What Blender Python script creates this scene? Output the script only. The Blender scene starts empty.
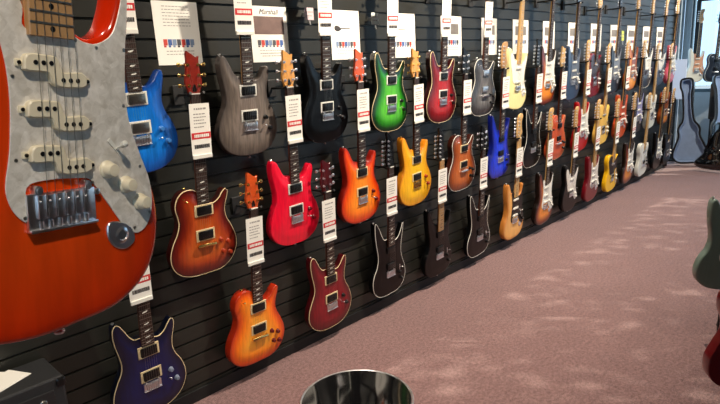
import bpy, bmesh, math, random
import numpy as np
from mathutils import Vector, Matrix
from mathutils.geometry import delaunay_2d_cdt
random.seed(7)
SC = bpy.context.scene
COL = SC.collection
PI = math.pi

# ------------------------------------------------------------------ materials
MATS = {}
def lin(c):
    return tuple(((v/255)/12.92 if v/255 <= .04045 else ((v/255+.055)/1.055)**2.4) for v in c)
def mat(name, rgb, rough=.5, metal=0, coat=0, noise=0, nscale=30, bump=0, bscale=200, spec=.5, stretch=None):
    if name in MATS: return MATS[name]
    m = bpy.data.materials.new(name); m.use_nodes = True; MATS[name] = m
    nt = m.node_tree; b = nt.nodes['Principled BSDF']
    c = lin(rgb)
    b.inputs['Base Color'].default_value = (*c, 1)
    b.inputs['Roughness'].default_value = rough
    b.inputs['Metallic'].default_value = metal
    b.inputs['Coat Weight'].default_value = coat
    b.inputs['Coat Roughness'].default_value = .04
    b.inputs['Specular IOR Level'].default_value = spec
    tc = nt.nodes.new('ShaderNodeTexCoord')
    src = tc.outputs['Object']
    if stretch:
        mp = nt.nodes.new('ShaderNodeMapping'); mp.inputs['Scale'].default_value = stretch
        nt.links.new(src, mp.inputs['Vector']); src = mp.outputs['Vector']
    if noise:
        n = nt.nodes.new('ShaderNodeTexNoise'); n.inputs['Scale'].default_value = nscale; n.inputs['Detail'].default_value = 4
        nt.links.new(src, n.inputs['Vector'])
        mx = nt.nodes.new('ShaderNodeMix'); mx.data_type = 'RGBA'
        mx.inputs[6].default_value = (*[v*(1-noise) for v in c], 1)
        mx.inputs[7].default_value = (*[min(1, v*(1+noise)) for v in c], 1)
        nt.links.new(n.outputs['Fac'], mx.inputs[0]); nt.links.new(mx.outputs[2], b.inputs['Base Color'])
    if bump:
        n2 = nt.nodes.new('ShaderNodeTexNoise'); n2.inputs['Scale'].default_value = bscale
        nt.links.new(src, n2.inputs['Vector'])
        bp = nt.nodes.new('ShaderNodeBump'); bp.inputs['Strength'].default_value = bump; bp.inputs['Distance'].default_value = .003
        nt.links.new(n2.outputs['Fac'], bp.inputs['Height']); nt.links.new(bp.outputs['Normal'], b.inputs['Normal'])
    return m
def finish(name, stops, flame=.15, rough=.3, coat=.5, side=None, fscale=(60, 9, 9), metal=0, spec=.5):
    """lacquered top: colour by distance from the body's edge (the sprayed burst), with flamed grain"""
    if name in MATS: return MATS[name]
    m = bpy.data.materials.new(name); m.use_nodes = True; MATS[name] = m
    nt = m.node_tree; b = nt.nodes['Principled BSDF']
    b.inputs['Roughness'].default_value = rough; b.inputs['Coat Weight'].default_value = coat
    b.inputs['Coat Roughness'].default_value = .05; b.inputs['Metallic'].default_value = metal; b.inputs['Specular IOR Level'].default_value = spec
    at = nt.nodes.new('ShaderNodeAttribute'); at.attribute_name = 'edge'
    mul = nt.nodes.new('ShaderNodeMath'); mul.operation = 'MULTIPLY'; mul.inputs[1].default_value = 10
    nt.links.new(at.outputs['Fac'], mul.inputs[0])
    r = nt.nodes.new('ShaderNodeValToRGB'); el = r.color_ramp.elements
    while len(el) < len(stops): el.new(.5)
    for e, (p, c) in zip(el, stops): e.position = p; e.color = (*lin(c), 1)
    nt.links.new(mul.outputs[0], r.inputs[0])
    tc = nt.nodes.new('ShaderNodeTexCoord'); mp = nt.nodes.new('ShaderNodeMapping'); mp.inputs['Scale'].default_value = fscale
    nt.links.new(tc.outputs['Object'], mp.inputs['Vector'])
    n = nt.nodes.new('ShaderNodeTexNoise'); n.inputs['Scale'].default_value = 1.6; n.inputs['Detail'].default_value = 3
    nt.links.new(mp.outputs['Vector'], n.inputs['Vector'])
    mr = nt.nodes.new('ShaderNodeMapRange'); mr.inputs['From Min'].default_value = .3; mr.inputs['From Max'].default_value = .7
    mr.inputs['To Min'].default_value = 1-flame; mr.inputs['To Max'].default_value = 1+flame
    nt.links.new(n.outputs['Fac'], mr.inputs['Value'])
    vm = nt.nodes.new('ShaderNodeVectorMath'); vm.operation = 'SCALE'
    nt.links.new(r.outputs['Color'], vm.inputs[0]); nt.links.new(mr.outputs['Result'], vm.inputs['Scale'])
    nt.links.new(vm.outputs[0], b.inputs['Base Color'])
    return m
def plain(name, rgb, flame=.08, **k): return finish(name, [(0, rgb), (1, rgb)], flame, **k)

def pearl():
    m = mat('pearloid', (205, 198, 184), .3, 0, .5)
    nt = m.node_tree; b = nt.nodes['Principled BSDF']
    v = nt.nodes.new('ShaderNodeTexVoronoi'); v.inputs['Scale'].default_value = 130
    n = nt.nodes.new('ShaderNodeTexNoise'); n.inputs['Scale'].default_value = 45; n.inputs['Detail'].default_value = 5; n.inputs['Distortion'].default_value = 1.5
    tc = nt.nodes.new('ShaderNodeTexCoord')
    nt.links.new(tc.outputs['Object'], v.inputs['Vector']); nt.links.new(tc.outputs['Object'], n.inputs['Vector'])
    mx = nt.nodes.new('ShaderNodeMix'); mx.data_type = 'FLOAT'; mx.inputs[0].default_value = .22
    nt.links.new(n.outputs['Fac'], mx.inputs[2]); nt.links.new(v.outputs['Color'], mx.inputs[3])
    r = nt.nodes.new('ShaderNodeValToRGB'); e = r.color_ramp.elements
    e[0].position = .3; e[0].color = (*lin((200, 194, 182)), 1); e[1].position = .72; e[1].color = (*lin((244, 240, 232)), 1)
    nt.links.new(mx.outputs[0], r.inputs[0]); nt.links.new(r.outputs['Color'], b.inputs['Base Color'])
    return m

CHROME = mat('chrome', (232, 232, 235), .3, 1)
GOLD = mat('gold_metal', (215, 180, 110), .25, 1)
STEEL = mat('string_steel', (170, 165, 155), .35, 1)
BLACK = mat('black_plastic', (14, 14, 15), .3)
MATTE = mat('matte_black', (16, 16, 17), .6)
WHITEP = mat('white_plastic', (225, 224, 215), .35)
CREAM = mat('cream_plastic', (226, 205, 160), .4)
ROSE = mat('rosewood', (52, 36, 30), .5, noise=.3, nscale=60, stretch=(6, 1, 6))
MAPLE = mat('maple', (208, 168, 110), .4, noise=.15, nscale=40, stretch=(6, 1, 6), coat=.3)
MAPLED = mat('aged_maple', (178, 138, 92), .4, noise=.2, nscale=40, stretch=(6, 1, 6), coat=.3)
MAHOG = mat('mahogany', (92, 42, 24), .4, noise=.25, nscale=40, stretch=(6, 1, 6), coat=.3)
PEARL = mat('inlay_pearl', (225, 225, 215), .3)
PAPER = mat('paper', (232, 230, 222), .8)
RED = mat('red_ink', (196, 40, 44), .7)
GREYINK = mat('grey_ink', (150, 146, 142), .8)
DARKINK = mat('dark_ink', (52, 50, 52), .8)
PEARLOID = pearl()

# ------------------------------------------------------------------ mesh helpers
class MB:
    def __init__(s): s.v = []; s.f = []
    def add(s, vs, fs):
        o = len(s.v); s.v += [tuple(p) for p in vs]; s.f += [tuple(i+o for i in f) for f in fs]; return s
    def box(s, cx, cy, cz, sx, sy, sz, M=None, ch=0):
        x, y, z = sx/2, sy/2, sz/2
        c = min(ch, x*.9, y*.9, z*.9)
        if c <= 0:
            vs = [Vector((cx+a*x, cy+b*y, cz+d*z)) for d in (-1, 1) for b in (-1, 1) for a in (-1, 1)]
            fs = [(0,2,3,1),(4,5,7,6),(0,1,5,4),(2,6,7,3),(0,4,6,2),(1,3,7,5)]
        else:                                   # chamfered box
            bm = bmesh.new(); bmesh.ops.create_cube(bm, size=1)
            for q in bm.verts: q.co = Vector((cx+q.co.x*sx, cy+q.co.y*sy, cz+q.co.z*sz))
            bmesh.ops.bevel(bm, geom=bm.edges[:], offset=c, segments=2, profile=.5, affect='EDGES')
            bm.verts.index_update()
            vs = [q.co.copy() for q in bm.verts]; fs = [tuple(q.index for q in f.verts) for f in bm.faces]; bm.free()
        if M: vs = [M @ p for p in vs]
        return s.add(vs, fs)
    def rings(s, rs, cap=True):
        n = len(rs[0]); vs = [p for r in rs for p in r]; fs = []
        for k in range(len(rs)-1):
            for i in range(n):
                j = (i+1) % n; fs.append((k*n+i, k*n+j, (k+1)*n+j, (k+1)*n+i))
        if cap: fs += [tuple(range(n-1, -1, -1)), tuple((len(rs)-1)*n+i for i in range(n))]
        return s.add(vs, fs)
    def cyl(s, a, b, r, n=12, r2=None):
        a, b = Vector(a), Vector(b); d = (b-a).normalized()
        u = d.orthogonal().normalized(); w = d.cross(u); r2 = r if r2 is None else r2
        return s.rings([[p+(u*math.cos(t)+w*math.sin(t))*q for t in [2*PI*i/n for i in range(n)]] for p, q in ((a, r), (b, r2))])
    def lathe(s, o, d, prof, n=16):
        o, d = Vector(o), Vector(d).normalized(); u = d.orthogonal().normalized(); w = d.cross(u)
        return s.rings([[o+d*h+(u*math.cos(t)+w*math.sin(t))*r for t in [2*PI*i/n for i in range(n)]] for r, h in prof])
    def tube(s, path, r, n=6, closed=False):
        P = [Vector(p) for p in path]; m = len(P); rs = []; up = None
        for i in range(m):
            a = P[(i-1) % m] if (closed or i) else P[i]; b = P[(i+1) % m] if (closed or i < m-1) else P[i]
            d = (b-a).normalized()
            if up is None: up = d.orthogonal().normalized()
            up = (up-d*up.dot(d)).normalized(); w = d.cross(up)
            rs.append([P[i]+(up*math.cos(t)+w*math.sin(t))*r for t in [2*PI*k/n for k in range(n)]])
        if closed: rs.append(rs[0]); return s.rings(rs, False)
        return s.rings(rs)
    def prism(s, poly, z0, z1, ch=0, M=None):
        P = [Vector((x, y)) for x, y in poly]
        if area(poly) < 0: P.reverse()
        def rg(pts, z): return [Vector((p.x, p.y, z)) for p in pts]
        if ch: I = inset(P, ch); rs = [rg(I, z0), rg(P, z0+ch), rg(P, z1-ch), rg(I, z1)]
        else: rs = [rg(P, z0), rg(P, z1)]
        if M: rs = [[M @ p for p in r] for r in rs]
        return s.rings(rs)
    def mesh(s, name, smooth=False, split=35):
        me = bpy.data.meshes.new(name); me.from_pydata(s.v, [], s.f); me.validate()
        bm = bmesh.new(); bm.from_mesh(me); bmesh.ops.recalc_face_normals(bm, faces=bm.faces[:])
        if smooth:
            for f in bm.faces: f.smooth = True
            for e in bm.edges:
                if len(e.link_faces) == 2 and e.calc_face_angle(0) > math.radians(split): e.smooth = False
        bm.to_mesh(me); bm.free(); return me
def area(p): return sum(p[i][0]*p[(i+1) % len(p)][1]-p[(i+1) % len(p)][0]*p[i][1] for i in range(len(p)))/2
def inset(P, d):
    out = []; n = len(P)
    for i in range(n):
        t = (P[(i+1) % n]-P[(i-1) % n])
        t = t.normalized() if t.length > 1e-9 else Vector((1, 0))
        out.append(P[i]+Vector((-t.y, t.x))*d)
    return out
def spline(pts, seg=.006, closed=True):
    P = [Vector(p) for p in pts]; n = len(P); out = []
    for i in range(n if closed else n-1):
        p0, p1, p2, p3 = [P[(i+k) % n] if closed else P[min(max(i+k, 0), n-1)] for k in (-1, 0, 1, 2)]
        L = (p2-p1).length; k = max(1, int(L/seg))
        t1 = (p2-p0)*.5; t2 = (p3-p1)*.5
        m = L*1.1
        if t1.length > m: t1 = t1.normalized()*m
        if t2.length > m: t2 = t2.normalized()*m
        for j in range(k):
            t = j/k; a = t*t; b = a*t
            out.append(p1*(2*b-3*a+1)+t1*(b-2*a+t)+p2*(-2*b+3*a)+t2*(b-a))
    if not closed: out.append(P[-1])
    return [(p.x, p.y) for p in out]
def link(name, me, m=None, parent=None, M=None):
    o = bpy.data.objects.new(name, me); COL.objects.link(o)
    if m:
        if len(me.materials) == 0: me.materials.append(None)
        o.material_slots[0].link = 'OBJECT'; o.material_slots[0].material = m
    if parent: o.parent = parent
    if M is not None: o.matrix_local = M
    return o
def tag(o, label, cat, group=None, kind=None):
    if label: o['label'] = label
    if cat: o['category'] = cat
    if group: o['group'] = group
    if kind: o['kind'] = kind
    return o
def root(name, M, label, cat, group=None):
    o = bpy.data.objects.new(name, None); COL.objects.link(o); o.empty_display_size = .05
    o.matrix_world = M; return tag(o, label, cat, group)
def structure(name, mb, m, parent=None, smooth=False):
    o = link(name, mb.mesh(name, smooth), m, parent)
    if not parent: o['kind'] = 'structure'
    return o

# ------------------------------------------------------------------ guitar shapes (metres, x right, y up from the body's bottom, z towards the viewer)
OUT = {
 'double': [(0,0),(.07,.006),(.125,.036),(.156,.085),(.16,.135),(.145,.185),(.122,.225),(.111,.26),(.112,.295),(.12,.33),(.127,.362),(.124,.385),(.112,.388),(.097,.370),(.078,.345),(.054,.332),(.03,.336),
            (-.03,.352),(-.05,.352),(-.07,.372),(-.088,.405),(-.105,.432),(-.12,.439),(-.132,.425),(-.136,.395),(-.131,.35),(-.121,.305),(-.115,.265),(-.121,.23),(-.142,.19),(-.162,.14),(-.163,.088),(-.13,.036),(-.07,.006)],
 'single': [(0,0),(.08,.005),(.135,.038),(.163,.09),(.162,.14),(.142,.19),(.120,.23),(.112,.265),(.117,.30),(.128,.33),(.131,.352),(.12,.362),(.103,.350),(.086,.328),(.065,.313),(.045,.308),(.03,.312),
            (-.03,.375),(-.06,.384),(-.094,.377),(-.12,.352),(-.130,.315),(-.122,.275),(-.118,.245),(-.13,.205),(-.155,.16),(-.169,.11),(-.16,.06),(-.125,.022),(-.07,.003)],
 'strat':  [(.01,0),(.08,.008),(.13,.04),(.152,.09),(.150,.145),(.134,.19),(.116,.235),(.109,.27),(.110,.31),(.114,.35),(.118,.39),(.119,.42),(.112,.432),(.103,.422),(.095,.39),(.082,.362),(.062,.350),(.045,.350),(.03,.358),
            (-.03,.375),(-.05,.37),(-.068,.385),(-.086,.42),(-.105,.455),(-.122,.466),(-.135,.450),(-.137,.40),(-.130,.345),(-.119,.295),(-.115,.25),(-.126,.205),(-.150,.165),(-.165,.11),(-.155,.055),(-.11,.015),(-.05,0)],
 'tele':   [(0,0),(.09,.005),(.14,.038),(.158,.09),(.150,.15),(.124,.205),(.113,.245),(.118,.29),(.130,.33),(.130,.358),(.112,.368),(.088,.352),(.055,.327),(.03,.325),
            (-.03,.385),(-.08,.398),(-.122,.388),(-.143,.352),(-.140,.305),(-.122,.26),(-.120,.22),(-.140,.17),(-.158,.115),(-.145,.05),(-.09,.007)],
 'super':  [(.01,0),(.075,.006),(.122,.035),(.147,.085),(.144,.14),(.124,.19),(.108,.235),(.105,.275),(.112,.33),(.122,.38),(.128,.424),(.119,.424),(.108,.395),(.09,.362),(.068,.342),(.045,.336),(.029,.345),
            (-.029,.36),(-.05,.36),(-.07,.385),(-.092,.43),(-.115,.468),(-.130,.478),(-.134,.455),(-.131,.40),(-.122,.34),(-.110,.285),(-.109,.24),(-.122,.195),(-.147,.155),(-.158,.105),(-.146,.05),(-.105,.012),(-.05,0)],
 'offset': [(.05,0),(.105,.018),(.145,.06),(.152,.11),(.13,.16),(.112,.205),(.108,.25),(.118,.30),(.132,.35),(.14,.39),(.128,.41),(.108,.395),(.085,.36),(.055,.342),(.03,.348),
            (-.03,.37),(-.055,.368),(-.075,.39),(-.098,.43),(-.125,.452),(-.145,.44),(-.15,.40),(-.142,.35),(-.13,.30),(-.13,.265),(-.148,.22),(-.165,.17),(-.168,.11),(-.145,.055),(-.1,.02),(-.03,.004)],
}
SPEC = {  # body thickness, carve, roundover, scale, bridge y, end of fretboard y
 'double': (.042,.006,.003,.635,.135,.315), 'single': (.045,.008,.003,.635,.135,.315), 'strat': (.045,0,.007,.648,.155,.345),
 'tele': (.044,0,.003,.648,.125,.318), 'super': (.040,.003,.004,.648,.14,.315), 'offset': (.045,0,.006,.61,.165,.335)}
CACHE = {}
def cached(key, fn):
    if key not in CACHE: CACHE[key] = fn()
    return CACHE[key]
def body_mesh(kind):
    T, arch, r, *_ = SPEC[kind]
    P = [Vector(p) for p in spline(OUT[kind])]
    if area(P) < 0: P.reverse()
    A = np.array([(p.x, p.y) for p in P]); B = np.roll(A, -1, 0)
    def dist(q):
        AB = B-A; t = np.clip(((q[None]-A)*AB).sum(1)/((AB*AB).sum(1)+1e-12), 0, 1)
        return float(np.sqrt((((A+AB*t[:, None])-q[None])**2).sum(1).min()))
    def inside(q):
        x, y = q; c = ((A[:, 1] > y) != (B[:, 1] > y))
        with np.errstate(divide='ignore', invalid='ignore'):
            xs = (B[:, 0]-A[:, 0])*(y-A[:, 1])/(B[:, 1]-A[:, 1])+A[:, 0]
        return (np.count_nonzero(c & (x < xs)) % 2) == 1
    mb = MB()
    I3 = inset(P, r*.3); I = inset(P, r)
    rg = lambda Q, z: [Vector((p.x, p.y, z)) for p in Q]
    mb.rings([rg(I, 0), rg(I3, r*.3), rg(P, r), rg(P, T-r), rg(I3, T-r*.3), rg(I, T)], False)
    pts = [Vector((p.x, p.y)) for p in I]; n = len(pts); dd = [r]*n
    g = .0085
    y = g
    while y < .5:
        x = -.18
        while x < .18:
            q = np.array((x, y))
            if inside(q):
                d = dist(q)
                if d > r+.004: pts.append(Vector((x, y))); dd.append(d)
            x += g
        y += g
    vs, es, fs, ov, oe, of = delaunay_2d_cdt(pts, [(i, (i+1) % n) for i in range(n)], [], 1, 1e-6)
    src = [dd[o[0]] if o else 0 for o in ov]
    sm = lambda t: t*t*(3-2*t)
    V = [(p.x, p.y, T+arch*sm(min(1, max(0, d-r)/.055))) for p, d in zip(vs, src)]
    mb.add(V, [tuple(f) for f in fs])
    mb.add([(p.x, p.y, 0) for p in I], [])
    o = len(mb.v)-n
    from mathutils.geometry import tessellate_polygon
    mb.f += [tuple(o+i for i in t) for t in tessellate_polygon([[Vector((p.x, p.y, 0)) for p in I]])]
    me = bpy.data.meshes.new('body_'+kind); me.from_pydata(mb.v, [], mb.f)
    bm = bmesh.new(); bm.from_mesh(me); bmesh.ops.remove_doubles(bm, verts=bm.verts[:], dist=2e-5)
    bmesh.ops.recalc_face_normals(bm, faces=bm.faces[:])
    for f in bm.faces: f.smooth = True
    bm.to_mesh(me); bm.free()
    at = me.attributes.new('edge', 'FLOAT', 'POINT')
    for i, v in enumerate(me.vertices):
        at.data[i].value = dist(np.array((v.co.x, v.co.y))) if v.co.z > T-r*.9 else 0
    return me
def binding_mesh(kind):
    T = SPEC[kind][0]; P = [Vector(p) for p in spline(OUT[kind], .008)]
    if area(P) < 0: P.reverse()
    return MB().tube([(p.x, p.y, T-.0025) for p in inset(P, .0008)], .0024, 6, True).mesh('binding', True)
def neck_half(y, yb, nut): t = (y-yb)/(nut-yb); return .028*(1-t)+.0215*t
def neck_mesh(kind):
    T, arch, r, sc, br, fe = SPEC[kind]; nut = br+sc; rs = []
    for y in [fe-.02, fe+.03, fe+.1, fe+.25, nut-.04, nut-.01, nut+.012]:
        w = neck_half(y, fe, nut); dep = .022 if y < fe+.06 else .016
        if y > nut-.02: dep = .013
        rs.append([Vector((w*math.cos(a), y, .045+math.sin(a)*(dep if math.sin(a) < 0 else .002))) for a in [2*PI*i/16 for i in range(16)]])
    return MB().rings(rs).mesh('neck', True, 60)
def board_mesh(kind):
    T, arch, r, sc, br, fe = SPEC[kind]; nut = br+sc; m = MB()
    w0, w1 = neck_half(fe, fe, nut), .0215
    m.prism([(-w0, fe), (w0, fe), (w1, nut), (-w1, nut)], .046, .0545, .0012); return m.mesh('fretboard')
def fret_mesh(kind):
    T, arch, r, sc, br, fe = SPEC[kind]; nut = br+sc; pr = [(fe+.001, .0538)]
    for k in range(22, 0, -1):
        y = nut-sc*(1-2**(-k/12))
        if y > fe+.004: pr += [(y-.0013, .0538), (y-.0011, .0555), (y+.0011, .0555), (y+.0013, .0538)]
    pr.append((nut-.001, .0538)); vs = []
    for y, z in pr: w = neck_half(y, fe, nut)-.0006; vs += [(-w, y, z), (w, y, z), (w, y, z-.001), (-w, y, z-.001)]
    fs = []
    for i in range(len(pr)-1):
        for a in range(4): b = (a+1) % 4; fs.append((i*4+a, i*4+b, i*4+4+b, i*4+4+a))
    n = (len(pr)-1)*4; fs += [(3, 2, 1, 0), (n, n+1, n+2, n+3)]
    return MB().add(vs, fs).mesh('frets')
def inlay_mesh(kind):
    T, arch, r, sc, br, fe = SPEC[kind]; nut = br+sc; m = MB()
    f = lambda k: nut-sc*(1-2**(-k/12))
    for k in (3, 5, 7, 9, 12, 15, 17, 19, 21):
        y = (f(k)+f(k-1))/2
        if y < fe+.004: continue
        s = min(.0055, (f(k-1)-f(k))*.3)
        if kind in ('strat', 'tele', 'offset'):
            for x in ((-.009, .009) if k == 12 else (0,)): m.cyl((x, y, .0540), (x, y, .0548), .0032, 10)
        else: m.prism([(-.011, y-s*.4), (-.002, y-s*.7), (.009, y-s*.2), (.013, y+s), (.002, y+s*.6), (-.006, y+s*.5)], .0540, .0548)
    return m.mesh('inlays')
HEAD = {
 'three': [(-.0215,0),(.0215,0),(.028,.018),(.037,.036),(.038,.056),(.032,.09),(.028,.125),(.029,.148),(.020,.143),(.006,.150),(-.010,.160),(-.024,.168),(-.028,.158),(-.028,.125),(-.032,.09),(-.038,.056),(-.037,.036),(-.028,.018)],
 'six':   [(-.0215,0),(.0215,0),(.022,.018),(.036,.028),(.043,.042),(.036,.06),(.027,.085),(.024,.115),(.028,.138),(.038,.15),(.042,.165),(.034,.18),(.015,.184),(-.008,.178),(-.022,.165),(-.03,.13),(-.033,.08),(-.032,.04),(-.026,.015)],
 'slim':  [(-.0215,0),(.0215,0),(.024,.018),(.03,.03),(.022,.06),(.018,.1),(.02,.135),(.03,.155),(.03,.172),(.015,.182),(-.008,.178),(-.022,.165),(-.03,.13),(-.033,.08),(-.032,.04),(-.026,.015)],
 'point': [(-.0215,0),(.0215,0),(.026,.02),(.033,.04),(.03,.08),(.022,.13),(.006,.175),(-.028,.205),(-.034,.195),(-.026,.165),(-.032,.10),(-.038,.04),(-.028,.015)],
}
def head_mesh(h): return MB().prism(spline(HEAD[h], .006), .033, .047, .0015).mesh('headstock', True, 40)
def tuner_pos(h):
    if h == 'three': return [(s*.024, y, s) for y in (.035, .075, .115) for s in (-1, 1)]
    return [(-.019, .025+.0255*k, -1) for k in range(6)]
def tuner_mesh(h, i):
    x, y, s = tuner_pos(h)[i]; m = MB()
    m.cyl((x, y, .046), (x, y, .058), .0035, 10).cyl((x, y, .0468), (x, y, .0485), .0065, 12)
    ex = s*(.052 if h == 'three' else .05)
    m.cyl((x, y, .034), (ex, y, .034), .0022, 8); m.box(x, y, .031, .014, .013, .007)
    m.rings([[Vector((ex+s*dx, y+math.cos(a)*.0075*q, .034+math.sin(a)*.004*q)) for a in [2*PI*k/10 for k in range(10)]] for dx, q in ((-.003, .5), (.001, 1), (.011, 1.1), (.014, .6))])
    return m.mesh('tuner', True)
def strings_mesh(kind, h):
    T, arch, r, sc, br, fe = SPEC[kind]; nut = br+sc; m = MB(); tp = tuner_pos(h)
    order = [4, 2, 0, 1, 3, 5] if h == 'three' else [0, 1, 2, 3, 4, 5]
    if h == 'three': order = [0, 2, 4, 5, 3, 1]
    for k in range(6):
        xb, xn = -.026+.0104*k, -.0175+.007*k; x, y, s = tp[order[k]]
        m.tube([(xb, br, .0615), (xn, nut, .0572), (x, nut+y, .053)], .00035, 4)
    return m.mesh('strings')
def pick_mesh(t):
    m = MB()
    if t == 'bucker':
        m.box(0, 0, .004, .070, .038, .014, ch=.002)
        for yy in (-.009, .009):
            for k in range(6): m.cyl((-.026+.0104*k, yy, .010), (-.026+.0104*k, yy, .0122), .0024, 8)
    elif t == 'single':
        m.box(0, 0, .003, .070, .017, .012, ch=.003)
        m.box(0, 0, -.001, .084, .010, .004)
        for k in range(6): m.cyl((-.026+.0104*k, 0, .008), (-.026+.0104*k, 0, .0102), .0026, 8)
    elif t == 'split':
        m.prism(spline([(-.038,.001),(-.034,.017),(-.01,.018),(.002,.016),(.006,.006),(.008,.0),(.034,.001),(.04,-.003),(.040,-.014),(.034,-.017),(.004,-.017),(-.006,-.012),(-.01,-.002),(-.034,-.001)], .004), -.001, .009, .0015)
        m.box(-.039, .008, .001, .012, .008, .004, ch=.001).box(.042, -.009, .001, .012, .008, .004, ch=.001)
    return m.mesh('pickup', True)
def split_poles():
    m = MB()
    for k in range(3): m.cyl((-.025+.0095*k, .009, .008), (-.025+.0095*k, .009, .0098), .0027, 10).cyl((.008+.0095*k, -.009, .008), (.008+.0095*k, -.009, .0098), .0027, 10)
    for x, y in ((-.041, .008), (.0445, -.009)): m.cyl((x, y, .002), (x, y, .0045), .0022, 10)
    return m.mesh('pole_pieces')
def ring_mesh():
    m = MB(); W, H, w, h = .046, .0235, .0362, .0202
    for x, y, a, b in ((0, (H+h)/2, 2*W, H-h+.004), (0, -(H+h)/2, 2*W, H-h+.004), ((W+w)/2, 0, W-w, 2*H), (-(W+w)/2, 0, W-w, 2*H)): m.box(x, y, .0005, a, b, .007, ch=.0012)
    return m.mesh('pickup_ring')
def bridge_mesh(t):
    m = MB()
    if t == 'trem':
        m.box(0, -.004, .004, .078, .034, .007, ch=.0015)
        for k in range(6):
            x = -.026+.0104*k; m.box(x, .001, .0105, .0088, .022, .006, ch=.001); m.cyl((x, -.012, .009), (x, -.022, .009), .0022, 8); m.cyl((x-.002, .006, .013), (x-.002, .006, .016), .0012, 6)
        for x in (-.028, .028): m.cyl((x, .016, 0), (x, .016, .012), .0045, 12).cyl((x, .016, .012), (x, .016, .014), .0028, 8)
        m.box(0, -.021, .005, .078, .003, .014, ch=.001)
    elif t == 'wrap':
        m.tube([(-.044, 0, .010), (-.03, .001, .014), (0, .002, .015), (.03, -.001, .014), (.044, -.003, .010)], .0075, 10)
        for x in (-.041, .041): m.cyl((x, 0, -.002), (x, 0, .014), .006, 12)
    elif t == 'stop':
        m.tube([(-.042, .012, .011), (0, .014, .013), (.042, .010, .011)], .0055, 8); m.tube([(-.044, -.024, .010), (0, -.022, .012), (.044, -.024, .010)], .0065, 8)
        for x in (-.04, .04): m.cyl((x, .012, -.002), (x, .012, .012), .005, 10).cyl((x, -.024, -.002), (x, -.024, .011), .006, 10)
    elif t == 'plate':
        m.box(0, .012, .0015, .080, .086, .003, ch=.001)
        for x in (-.018, 0, .018): m.cyl((x-.008, -.004, .010), (x+.008, -.004, .010), .005, 10)
        for x in (-.0395, .0395): m.box(x, .012, .006, .0015, .084, .010)
    return m.mesh('bridge', True)
def knob_mesh(): return MB().lathe((0, 0, 0), (0, 0, 1), [(.0115, 0), (.0115, .003), (.0095, .005), (.0085, .015), (.0075, .0165), (.003, .017)], 20).mesh('knob', True)
def switch_mesh(): m = MB(); m.box(0, 0, .0008, .005, .034, .0016); m.lathe((0, 0, 0), (.25, .3, 1), [(.0015, 0), (.0015, .014), (.004, .015), (.0045, .022), (.002, .025)], 10); return m.mesh('switch', True)
def strap_mesh(y): return MB().lathe((0, y, .022), (0, -1, 0), [(.004, -.004), (.0035, .004), (.0075, .009), (.006, .012)], 12).mesh('strap_button', True)
def truss_mesh(): return MB().prism([(-.008, .010), (.008, .010), (.0095, .02), (.006, .034), (0, .040), (-.006, .034), (-.0095, .02)], .0468, .0485).mesh('truss_rod_cover')
PG = {
 'strat': [(-.029,.352),(-.03,.375),(-.042,.392),(-.056,.397),(-.067,.387),(-.061,.35),(-.054,.31),(-.053,.27),(-.058,.22),(-.066,.18),(-.06,.155),(-.046,.140),(-.042,.150),(-.038,.182),(.038,.182),(.05,.17),(.068,.145),(.09,.115),(.11,.10),(.13,.108),(.141,.135),(.138,.17),(.124,.205),(.109,.245),(.104,.28),(.105,.32),(.109,.36),(.113,.395),(.113,.420),(.108,.418),(.101,.39),(.087,.358),(.064,.344),(.045,.344),(.029,.35)],
 'tele': [(-.029,.322),(-.029,.37),(-.06,.385),(-.098,.372),(-.12,.335),(-.112,.29),(-.092,.25),(-.08,.21),(-.06,.185),(.045,.185),(.06,.21),(.10,.225),(.108,.26),(.122,.30),(.13,.335),(.12,.355),(.1,.352),(.07,.33),(.048,.316),(.029,.316)],
 'offset': [(-.029,.34),(-.035,.365),(-.06,.36),(-.085,.40),(-.115,.42),(-.128,.39),(-.115,.33),(-.095,.28),(-.08,.22),(-.06,.2),(.04,.195),(.055,.16),(.075,.11),(.1,.09),(.13,.11),(.125,.15),(.1,.2),(.095,.25),(.105,.3),(.12,.35),(.125,.385),(.11,.385),(.085,.35),(.055,.333),(.029,.338)]}
def pg_mesh(kind, z): return MB().prism(spline(PG[kind], .005), z, z+.0022, .0005).mesh('pickguard', False)

def place(X, z, lean=0, tilt=4.2, yaw=0, Y=-.024):
    A = Matrix(((1, 0, 0), (0, 0, -1), (0, 1, 0)))
    R = Matrix.Rotation(yaw, 3, 'Z') @ A @ Matrix.Rotation(math.radians(tilt), 3, 'X') @ Matrix.Rotation(lean, 3, 'Z')
    return Matrix.Translation((X, Y, z)) @ R.to_4x4() @ Matrix.Diagonal((1, GS, 1, 1))
GS = 1.045

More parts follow.
